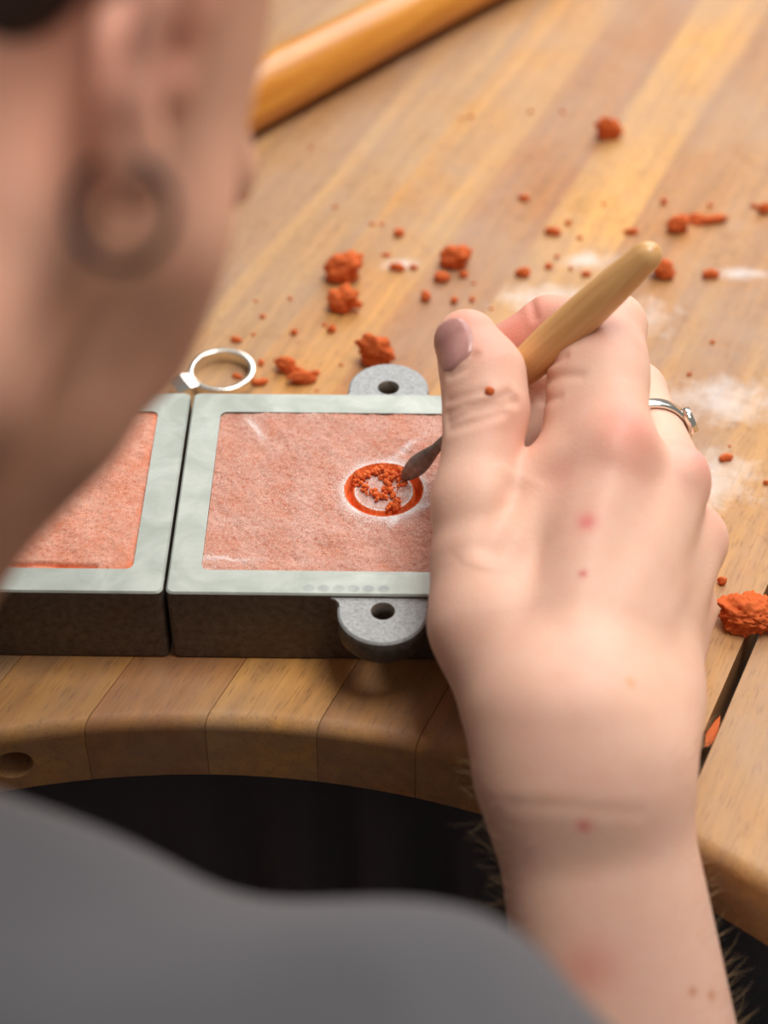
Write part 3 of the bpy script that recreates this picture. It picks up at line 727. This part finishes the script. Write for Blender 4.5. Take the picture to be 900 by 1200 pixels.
for sd in (-1, 1):
    head += [(Cone(hp3(12, sd*50, -28), hp3(14, sd*47, -52), 15, 13), 18), (Cone(hp3(14, sd*47, -52), hp3(70, sd*16, -79), 13, 12), 14), (Cone(hp3(45, sd*50, -8), hp3(66, sd*40, -14), 16, 15), 16),
             (Cone(hp3(50, sd*38, -38), hp3(60, sd*22, -64), 19, 14), 16), (Ell(hp3(76, sd*32, 8), HR, (13, 14, 11)), 6), (Cone(hp3(80, sd*14, 24), hp3(70, sd*48, 24), 8, 8), 8)]
head += [(Cone(hp3(72, -9, -80), hp3(72, 9, -80), 13, 13), 12), (Cone(hp3(60, 0, -38), hp3(68, 0, -62), 28, 22), 16), (Cone(hp3(86, 0, 12), hp3(99, 0, -27), 7, 8.5), 8), (Cone(hp3(93, -10, -30), hp3(93, 10, -30), 6.5, 6.5), 6),
         (Cone(hp3(86, -18, -52), hp3(86, 18, -52), 5, 5), 6), (Cone(hp3(85, -15, -60), hp3(85, 15, -60), 5.5, 5.5), 3)]
def ear(sd):
    def e(x, z, o_): return hp3(x, sd*(66+o_), z)
    hel = [(6, -4, 4), (9, 12, 6), (5, 27, 9), (-8, 33, 13), (-20, 26, 18), (-24, 10, 20), (-20, -6, 17), (-12, -18, 13), (-4, -25, 11)]
    it = []
    for k in range(len(hel)-1): it.append((Cone(e(*hel[k]), e(*hel[k+1]), 3.4, 3.4), 2))
    it += [(Cone(e(-4, -19, 11), e(1, -23, 10), 5.2, 5.0), 3), (Cone(e(-4, 12, 5), e(-14, 14, 10), 12, 10, (Rh*sd-Fh*.5, 3.2)), 4), (Cone(e(-6, -6, 7), e(-5, -14, 8), 9, 7, (Rh*sd-Fh*.4, 2.6)), 4), (Cone(e(9, -2, 5), e(9, 4, 5), 4.5, 4), 3)]
    return Grp(it)
head += [(ear(1), 4), (ear(-1), 4)]
neck = [(Cone(hp3(-24, 0, -22), B-across*6, 50, 53), 14)]
armup = [(Cone(S, S+(E-S)*.6, 46, 42), 16), (Cone(S+(E-S)*.6, E, 42, 36), 12), (Cone(Lsh, LE, 46, 37), 16), (Cone(LE, LE+(LW-LE)*.45, 36, 32), 10), (Cone(LE+(LW-LE)*.45, LW, 32, 22), 8)]
lh = (LW-LE)/np.linalg.norm(LW-LE)
lf_ = [(Cone(LW, LW+lh*75, 20, 24, ((0, 0, 1), 1.6)), 8)]
for k in range(4):
    o_ = np.cross(lh, (0, 0, 1.))*(-(k-1.5)*19); q0 = LW+lh*80+o_; q1 = q0+lh*(40-4*abs(k-1))+np.array([0, 0, -8.]); lf_ += [(Cone(q0, q1, 10, 8.5), 4), (Cone(q1, q1+lh*22+np.array([0, 0, -22.]), 8.3, 7), 2)]
lf_ += [(Cone(LW+lh*25+np.cross(lh, (0, 0, 1.))*24, LW+lh*70+np.cross(lh, (0, 0, 1.))*48+np.array([0, 0, -14.]), 12, 9.5), 8)]
BODY = Grp([(Grp(palm), 1), (index, 5), (thumb, 2.2), (middle, 2.5), (ringf, 2.5), (little, 2.5)]+foref+torso(0)+neck+armup+[(Grp(head), 14)]+[(Grp(lf_), 6)])
HAND = Grp([(Grp(palm), 1), (index, 5), (thumb, 2.2), (middle, 2.5), (ringf, 2.5), (little, 2.5)]+foref)

# fine hand and forearm, coarse rest, bridged around the forearm
CUTP = W+fax*112
hlo = np.minimum(np.min([q[0].lo for q in palm], 0), np.minimum(index.lo, thumb.lo))-4; hhi = np.maximum(np.max([q[0].hi for q in palm], 0), middle.hi)+4
for q in (thumb, index, middle, ringf, little): hlo = np.minimum(hlo, q.lo-5); hhi = np.maximum(hhi, q.hi+5)
ce = CUTP; hlo = np.minimum(hlo, ce-48); hhi = np.maximum(hhi, ce+20)
V1, Q1 = surfnet(HAND, hlo, hhi, .9)
V1, Q1 = clean(V1, Q1, (((V1[Q1].mean(1)-CUTP)@fax) < 0))
lo2 = np.min([q[0].lo for q in torso(0)+head+armup+lf_], 0)-8; hi2 = np.max([q[0].hi for q in torso(0)+head+armup+lf_], 0)+8
V2, Q2 = surfnet(BODY, lo2, hi2, 3.2)
qc = V2[Q2].mean(1); al = (qc-CUTP)@fax
V2, Q2 = clean(V2, Q2, ~((al < 2.0) & (pts_eval(HAND, qc) < 9.0)))
bm = bmesh.new()
vs1 = [bm.verts.new(v_) for v_ in V1]; vs2 = [bm.verts.new(v_) for v_ in V2]
for q in Q1:
    bm.faces.new([vs1[i] for i in q])
for q in Q2:
    bm.faces.new([vs2[i] for i in q])
bed = [e_ for e_ in bm.edges if e_.is_boundary and np.linalg.norm(np.array(e_.verts[0].co)-CUTP) < 60]
try: bmesh.ops.bridge_loops(bm, edges=bed)
except Exception as ex: print('bridge', ex)
bmesh.ops.recalc_face_normals(bm, faces=bm.faces)
me = bpy.data.meshes.new('body'); bm.to_mesh(me); bm.free()
nv = len(me.vertices); co = np.empty(nv*3); me.vertices.foreach_get('co', co); co = co.reshape(-1, 3)
nr = np.empty(nv*3); me.vertices.foreach_get('normal', nr); nr = nr.reshape(-1, 3)

def trace(px, py, g=HAND, z0=380):
    v_ = ray(px, py); v_ = v_/np.linalg.norm(v_); t_ = z0
    for k in range(90):
        d_ = float(pts_eval(g, CAM+v_*t_)[0]); t_ += d_*.8
        if abs(d_) < .02: break
        if t_ > 700: return None
    return CAM+v_*t_
def polyline3(pts, n=24, **kw):
    pts = np.array(pts, float); seg = np.r_[0, np.cumsum(np.hypot(*np.diff(pts, axis=0).T))]; q = np.linspace(0, seg[-1], n)
    out = [trace(np.interp(s_, seg, pts[:, 0]), np.interp(s_, seg, pts[:, 1]), **kw) for s_ in q]
    return np.array([o_ for o_ in out if o_ is not None])
is_hand = ((co-CUTP)@fax < 0) & (pts_eval(HAND, co) < 6.0)
hv = np.where(is_hand)[0]
disp = np.zeros(nv)
def segdist(p_, pl):
    best = np.full(len(p_), 1e9)
    for a, b in zip(pl[:-1], pl[1:]):
        ab = b-a; t_ = np.clip(((p_-a)@ab)/(ab@ab+1e-9), 0, 1); best = np.minimum(best, np.linalg.norm(p_-a-t_[:, None]*ab, axis=1))
    return best
CREASES = [([(524, 484), (545, 475), (575, 470), (596, 461)], .55, 1.3), ([(525, 494), (550, 483), (580, 477), (604, 470)], .6, 1.3), ([(527, 503), (555, 494), (590, 484)], .45, 1.3), ([(526, 470), (550, 463), (570, 458)], .35, 1.2),
           ([(527, 440), (545, 432), (556, 416)], .4, 1.2), ([(600, 944), (640, 943), (700, 949), (750, 953)], .10, 1.8), ([(600, 575), (590, 605), (572, 640)], .7, 3.2),
           ([(642, 445), (660, 440), (680, 440)], .4, 1.4), ([(645, 425), (662, 418)], .5, 1.2), ([(636, 470), (655, 466)], .3, 1.3), ([(622, 352), (627, 372)], .4, 1.2)]
for pts, dep, wd in CREASES:
    pl = polyline3(pts)
    if len(pl) < 3: continue
    c_ = pl.mean(0); sel = hv[np.linalg.norm(co[hv]-c_, axis=1) < np.linalg.norm(pl-c_, axis=1).max()+6]
    dm_ = segdist(co[sel], pl); fwd = nr[sel]@(-_d) > -.2
    disp[sel] -= np.where(fwd, 1.35*dep*np.exp(-(dm_/wd)**2)-.25*dep*np.exp(-((dm_-2*wd)/wd)**2), 0)
# soft swellings: tendons to the knuckles, veins
BUMPS = [([(672, 720), (700, 630), (722, 540)], .5, 4.5), ([(738, 700), (765, 640), (795, 560)], .5, 4.5), ([(785, 720), (812, 670), (828, 630)], .4, 4.0), ([(722, 515), (736, 498)], 1.0, 6), ([(806, 548), (818, 538)], 1.2, 5.5), ([(640, 640), (650, 720), (660, 790)], -.5, 7)]
for pts, dep, wd in BUMPS:
    pl = polyline3(pts, 16)
    if len(pl) < 2: continue
    sel = hv; dm_ = segdist(co[sel], pl); disp[sel] += dep*np.exp(-(dm_/wd)**2)*np.clip(nr[sel]@(-_d)*2, 0, 1)
co2 = co+nr*disp[:, None]
me.vertices.foreach_set('co', (co2*MM).reshape(-1)); me.update()
me.polygons.foreach_set('use_smooth', [True]*len(me.polygons))
# skin tone
base = np.array(lin((236, 192, 170))); tint = np.tile(base, (nv, 1))
def spot(c, rad, col, amt, soft=1.0):
    global tint
    if c is None: return
    d_ = np.linalg.norm(co-c, axis=1); w_ = amt*np.exp(-(d_/rad)**2)[:, None]; tint = tint*(1-w_)+w_*np.array(lin(col))
for (px, py, rad, col, amt) in [(738, 497, 8.5, (234, 150, 136), .65), (820, 535, 9, (236, 156, 144), .65), (835, 600, 8, (226, 150, 134), .4), (740, 520, 12, (228, 156, 136), .4),
        (688, 612, 2.6, (226, 120, 118), .8), (683, 673, 1.0, (205, 84, 84), .9), (684, 968, 1.8, (222, 120, 116), .8), (739, 800, 1.3, (220, 160, 110), .8), (690, 1135, 7, (220, 130, 116), .5), (812, 1162, 1.2, (196, 128, 88), .8), (834, 1166, 1.2, (196, 128, 88), .8),
        (545, 372, 7, (224, 140, 122), .6), (575, 400, 8, (226, 148, 132), .5), (620, 360, 10, (222, 130, 112), .6), (597, 395, 8, (218, 120, 100), .7), (600, 500, 8, (224, 150, 126), .4),
        (700, 370, 12, (230, 170, 152), .5), (655, 560, 6, (230, 160, 146), .4)]:
    spot(trace(px, py), rad, col, amt)
# face: ruddier, short brown stubble over jaw and cheek
hx = (co-HC)@Fh; hy = (co-HC)@Rh; hz = (co-HC)@Uh; hd = np.clip((130-np.linalg.norm(co-hp3(0, 0, 0), axis=1))/20, 0, 1)*(~is_hand)
w_ = (hd*.85)[:, None]; tint = tint*(1-w_)+w_*np.array(lin((232, 174, 148)))
beard = np.clip((-8-hz)/14, 0, 1)*np.clip((hx+2)/12, 0, 1)*hd*(.5+.5*np.clip(fbm(co/9., 3, 2)+.6, 0, 1))
w_ = (beard*.45)[:, None]; tint = tint*(1-w_)+w_*np.array(lin((126, 82, 58)))
earw = np.exp(-(np.linalg.norm(co-hp3(-8, 80, 4), axis=1)/26)**2)*np.clip((hy-69)/6, 0, 1)
w_ = (earw*.5)[:, None]; tint = tint*(1-w_)+w_*np.array(lin((236, 156, 134)))
at = me.attributes.new('tint', 'FLOAT_COLOR', 'POINT'); at.data.foreach_set('color', np.c_[np.clip(tint, 0, 1), np.ones(nv)].astype(np.float32).reshape(-1))
me.materials.append(M['skin'])
person = empty('person', (HIP[0], HIP[1], FLOOR_Z)); tag(person, 'person in a grey shirt bending over the bench and holding a carving tool', 'person')
def padd(o):
    COL.objects.link(o) if o.name not in COL.objects else None
    o.parent = person; o.location = -person.location; return o
body = padd(bpy.data.objects.new('body', me))

# shirt: short sleeved, loose
SE = S+(E-S)*.50; uax = (E-S)/np.linalg.norm(E-S); LSE = Lsh+(LE-Lsh)*.5; lax = (LE-Lsh)/np.linalg.norm(LE-Lsh)
class Folds:
    def __init__(s, g): s.g = g; s.lo, s.hi = g.lo-6, g.hi+6
    def ev(s, X, Y, Z):
        v = s.g.ev(X, Y, Z)
        return v+2.6*np.sin(X*.075+Y*.05+2.2*np.sin(Z*.035)+Z*.03)+1.5*np.sin(Y*.16-X*.06+Z*.05)
shirt_g = Folds(Grp(torso(10)+[(Cone(S, SE, 55, 58), 18), (Cone(Lsh, LSE, 55, 58), 18), (Cone(B, B+(hp3(-22, 0, -22)-B)*.12, 62, 60), 14), (Cone(B+(hp3(-22, 0, -22)-B)*.22, hp3(-22, 0, -22), 57, 57), -1),
                        (Cone(SE-uax*14, SE+uax*90, 47, 46), -1), (Cone(LSE-lax*14, LSE+lax*90, 47, 46), -1)]))
lo3 = shirt_g.lo-6; hi3 = shirt_g.hi+6
Vs, Qs = surfnet(shirt_g, np.maximum(lo3, np.minimum(lo2, Lsh-90)), np.minimum(hi3, hi2+40), 4.0)
ms = mesh_obj('shirt', Vs, Qs, M['shirt']); COL.objects.unlink(ms); padd(ms); recalc(ms); sm = ms.modifiers.new('smooth', 'SMOOTH'); sm.factor = .6; sm.iterations = 8; ms['label'] = 'grey short-sleeved shirt'
# hair cap
hair_g = Grp([(Ell(hp3(-15, 0, 45), HR, (100, 79, 85)), 1), (Cone(hp3(-60, -30, -10), hp3(-60, 30, -10), 26, 26), 20), (Ell(hp3(52, 0, 4), HR, (72, 110, 58)), -8), (Cone(hp3(4, 80, -30), hp3(2, 80, 14), 17, 17), -6), (Cone(hp3(4, -80, -30), hp3(2, -80, 14), 17, 17), -6), (Ell(hp3(20, 0, -60), HR, (80, 100, 60)), -8)])
Vh, Qh = surfnet(hair_g, hair_g.lo-4, hair_g.hi+4, 3.0)
Vh = Vh+(fbm(Vh/5., 3, 4)*2.2)[:, None]*np.array([.5, .5, .7])
mh = mesh_obj('hair', Vh, Qh, M['hair']); COL.objects.unlink(mh); padd(mh); recalc(mh); mh['label'] = 'short dark brown hair'
# trousers and shoes: seated, thighs under the bench
hipr, hipl = HIP+across*75, HIP-across*75
kr, kl = np.array([20., -10., -330.]), np.array([-230., 10., -330.]); ar_, al_ = np.array([30., -60., -790.]), np.array([-240., -40., -790.])
tr_g = Grp([(Cone(hipr, hipl, 88, 88), 1), (Cone(HIP-tdir*40, HIP, 84, 90), 40), (Cone(hipr, kr, 84, 62), 30), (Cone(hipl, kl, 84, 62), 30), (Cone(kr, ar_, 62, 48), 14), (Cone(kl, al_, 62, 48), 14)])
Vt, Qt = surfnet(tr_g, tr_g.lo-8, tr_g.hi+8, 8.0)
mt_ = mesh_obj('trousers', Vt, Qt, M['trousers']); COL.objects.unlink(mt_); padd(mt_); recalc(mt_)
for a_ in (ar_, al_):
    sg = Grp([(Cone(a_+np.array([0, -25, -25.]), a_+np.array([4, 95, -36.]), 40, 34), 1), (Cone(a_+np.array([0, -5, 20.]), a_+np.array([0, -10, -20.]), 42, 40), 20)])
    Vz, Qz = surfnet(sg, sg.lo-6, sg.hi+6, 5.0); Vz[:, 2] = np.maximum(Vz[:, 2], FLOOR_Z+.5)
    so_ = mesh_obj('shoe', Vz, Qz, M['seat']); COL.objects.unlink(so_); padd(so_); recalc(so_)
stool = empty('stool', (HIP[0], HIP[1]-10, FLOOR_Z)); tag(stool, 'dark padded stool under the seated person', 'stool')
cyl_between('seat', (0, 0, HIP[2]-150-FLOOR_Z), (0, 0, HIP[2]-87-FLOOR_Z), 170, 176, M['seat'], stool, 48)
cyl_between('post', (0, 0, 40), (0, 0, HIP[2]-149-FLOOR_Z), 26, 26, M['black'], stool, 24)
cyl_between('base', (0, 0, 0), (0, 0, 42), 210, 60, M['black'], stool, 40)

# thumbnail: a curved plate following the distal thumb
ipj, tipj = P(566, 440, 505), P(547, 401, 508); ta = (tipj-ipj)/np.linalg.norm(tipj-ipj)
nc = trace(527, 403); eps = .5
def grad(p_): return np.array([pts_eval(HAND, p_+np.eye(3)[i]*eps)[0]-pts_eval(HAND, p_-np.eye(3)[i]*eps)[0] for i in range(3)])
nn = grad(nc); nn /= np.linalg.norm(nn); nn = nn-.25*_r*0; ta2 = ta-(ta@nn)*nn; ta2 /= np.linalg.norm(ta2); tb = np.cross(nn, ta2)
V = []; F = []; NU, NVv = 17, 17
for i in range(NU):
    for j in range(NVv):
        a_ = -1+2*i/(NU-1); b_ = -1+2*j/(NVv-1)
        # square -> rounded outline
        su = a_*math.sqrt(1-b_*b_*.5*.9); sv = b_*math.sqrt(1-a_*a_*.5*.9)
        q_ = nc+tb*su*6.6+ta2*(sv*8.0)+nn*6; t_ = 0.
        for k in range(40): t_ += float(pts_eval(HAND, q_-nn*t_)[0])*.8
        rim_ = max(abs(a_), abs(b_)) > .97
        V.append(q_-nn*(min(t_, 13)-(.45 if not rim_ else -.3)))
for i in range(NU-1):
    for j in range(NVv-1): F.append((i*NVv+j, (i+1)*NVv+j, (i+1)*NVv+j+1, i*NVv+j+1))
nl = mesh_obj('thumbnail', V, F, M['nail']); COL.objects.unlink(nl); padd(nl); recalc(nl); nl['label'] = 'glossy mauve thumbnail'
if np.mean([p.normal @ Vector(nn) for p in nl.data.polygons]) < 0: nl.data.flip_normals()

# fine pale hairs along the forearm edges
rg = np.random.default_rng(3); cu = bpy.data.curves.new('arm_hair', 'CURVE'); cu.dimensions = '3D'; cu.bevel_depth = .000045; cu.bevel_resolution = 0
fa = hv[((co[hv]-W)@fax > -8)]
for k in range(900):
    i = fa[rg.integers(len(fa))]; sdv = (co[i]-W-((co[i]-W)@fax)*fax)@lat
    if abs(sdv) < 19 and rg.random() < .93: continue
    L_ = rg.uniform(4, 9); d0 = nr[i]*.55+lat*np.sign(sdv)*.35-fax*.35+rg.normal(0, .28, 3); d0 /= np.linalg.norm(d0); bend = rg.normal(0, .3, 3)-fax*.3
    sp_ = cu.splines.new('POLY'); sp_.points.add(4)
    for q in range(5):
        f_ = q/4; p_ = (co[i]-nr[i]*.2+d0*L_*f_+bend*L_*f_*f_*.5)*MM; sp_.points[q].co = (*p_, 1); sp_.points[q].radius = 1-.8*f_
cu.materials.append(M['hairs']); ah = padd(bpy.data.objects.new('arm_hair', cu)); ah['kind'] = 'stuff'

# ring on the middle finger
mf0, mf1 = MCP['m'], P(742, 462, 541); max_ = (mf1-mf0)/np.linalg.norm(mf1-mf0)
fr_ = empty('finger_ring', mf0+(mf1-mf0)*.50); tag(fr_, 'silver ring with a round flat top worn on the finger', 'ring')
band('band', -max_*2.0, max_, 10.0, 11.5, 4.0, M['silver'], fr_, rnd=.5)
up_ = (_r*.80+_u*.30-_d*.2); up_ = up_-(up_@max_)*max_; up_ /= np.linalg.norm(up_)
cyl_between('ring_top', up_*10.6, up_*13.0, 4.2, 3.6, M['silver'], fr_, 32)

# hoop in the ear lobe
hcn = P(141, 248, 261); hax = camv(.25, .1, 1.0); hax /= np.linalg.norm(hax); e1 = np.cross(hax, _u); e1 /= np.linalg.norm(e1); e2 = np.cross(hax, e1)
V = []; F = []; NM, NN = 64, 12; RH, rt = 7.6, .85
for i in range(NM):
    a_ = 2*math.pi*i/NM; dr_ = e1*math.cos(a_)+e2*math.sin(a_)
    for j in range(NN): b_ = 2*math.pi*j/NN; V.append(hcn+dr_*(RH+rt*math.cos(b_))+hax*rt*math.sin(b_))
for i in range(NM):
    for j in range(NN): F.append((i*NN+j, ((i+1) % NM)*NN+j, ((i+1) % NM)*NN+(j+1) % NN, i*NN+(j+1) % NN))
ho = mesh_obj('hoop_earring', V, F, M['black']); recalc(ho); tag(ho, 'dark hoop earring hanging from the ear lobe', 'earring')

# clay speck stuck to the thumb
sp0 = trace(574, 458)
o = bpy.data.objects.new('clay_speck', CM_SM[1]); o.location = Vector(sp0)*MM; o.scale = (.0013, .0013, .0008); COL.objects.link(o)
o.rotation_euler = Vector(-_d).to_track_quat('Z', 'Y').to_euler()
tag(o, 'red clay speck stuck on the thumb joint', 'clay crumb')
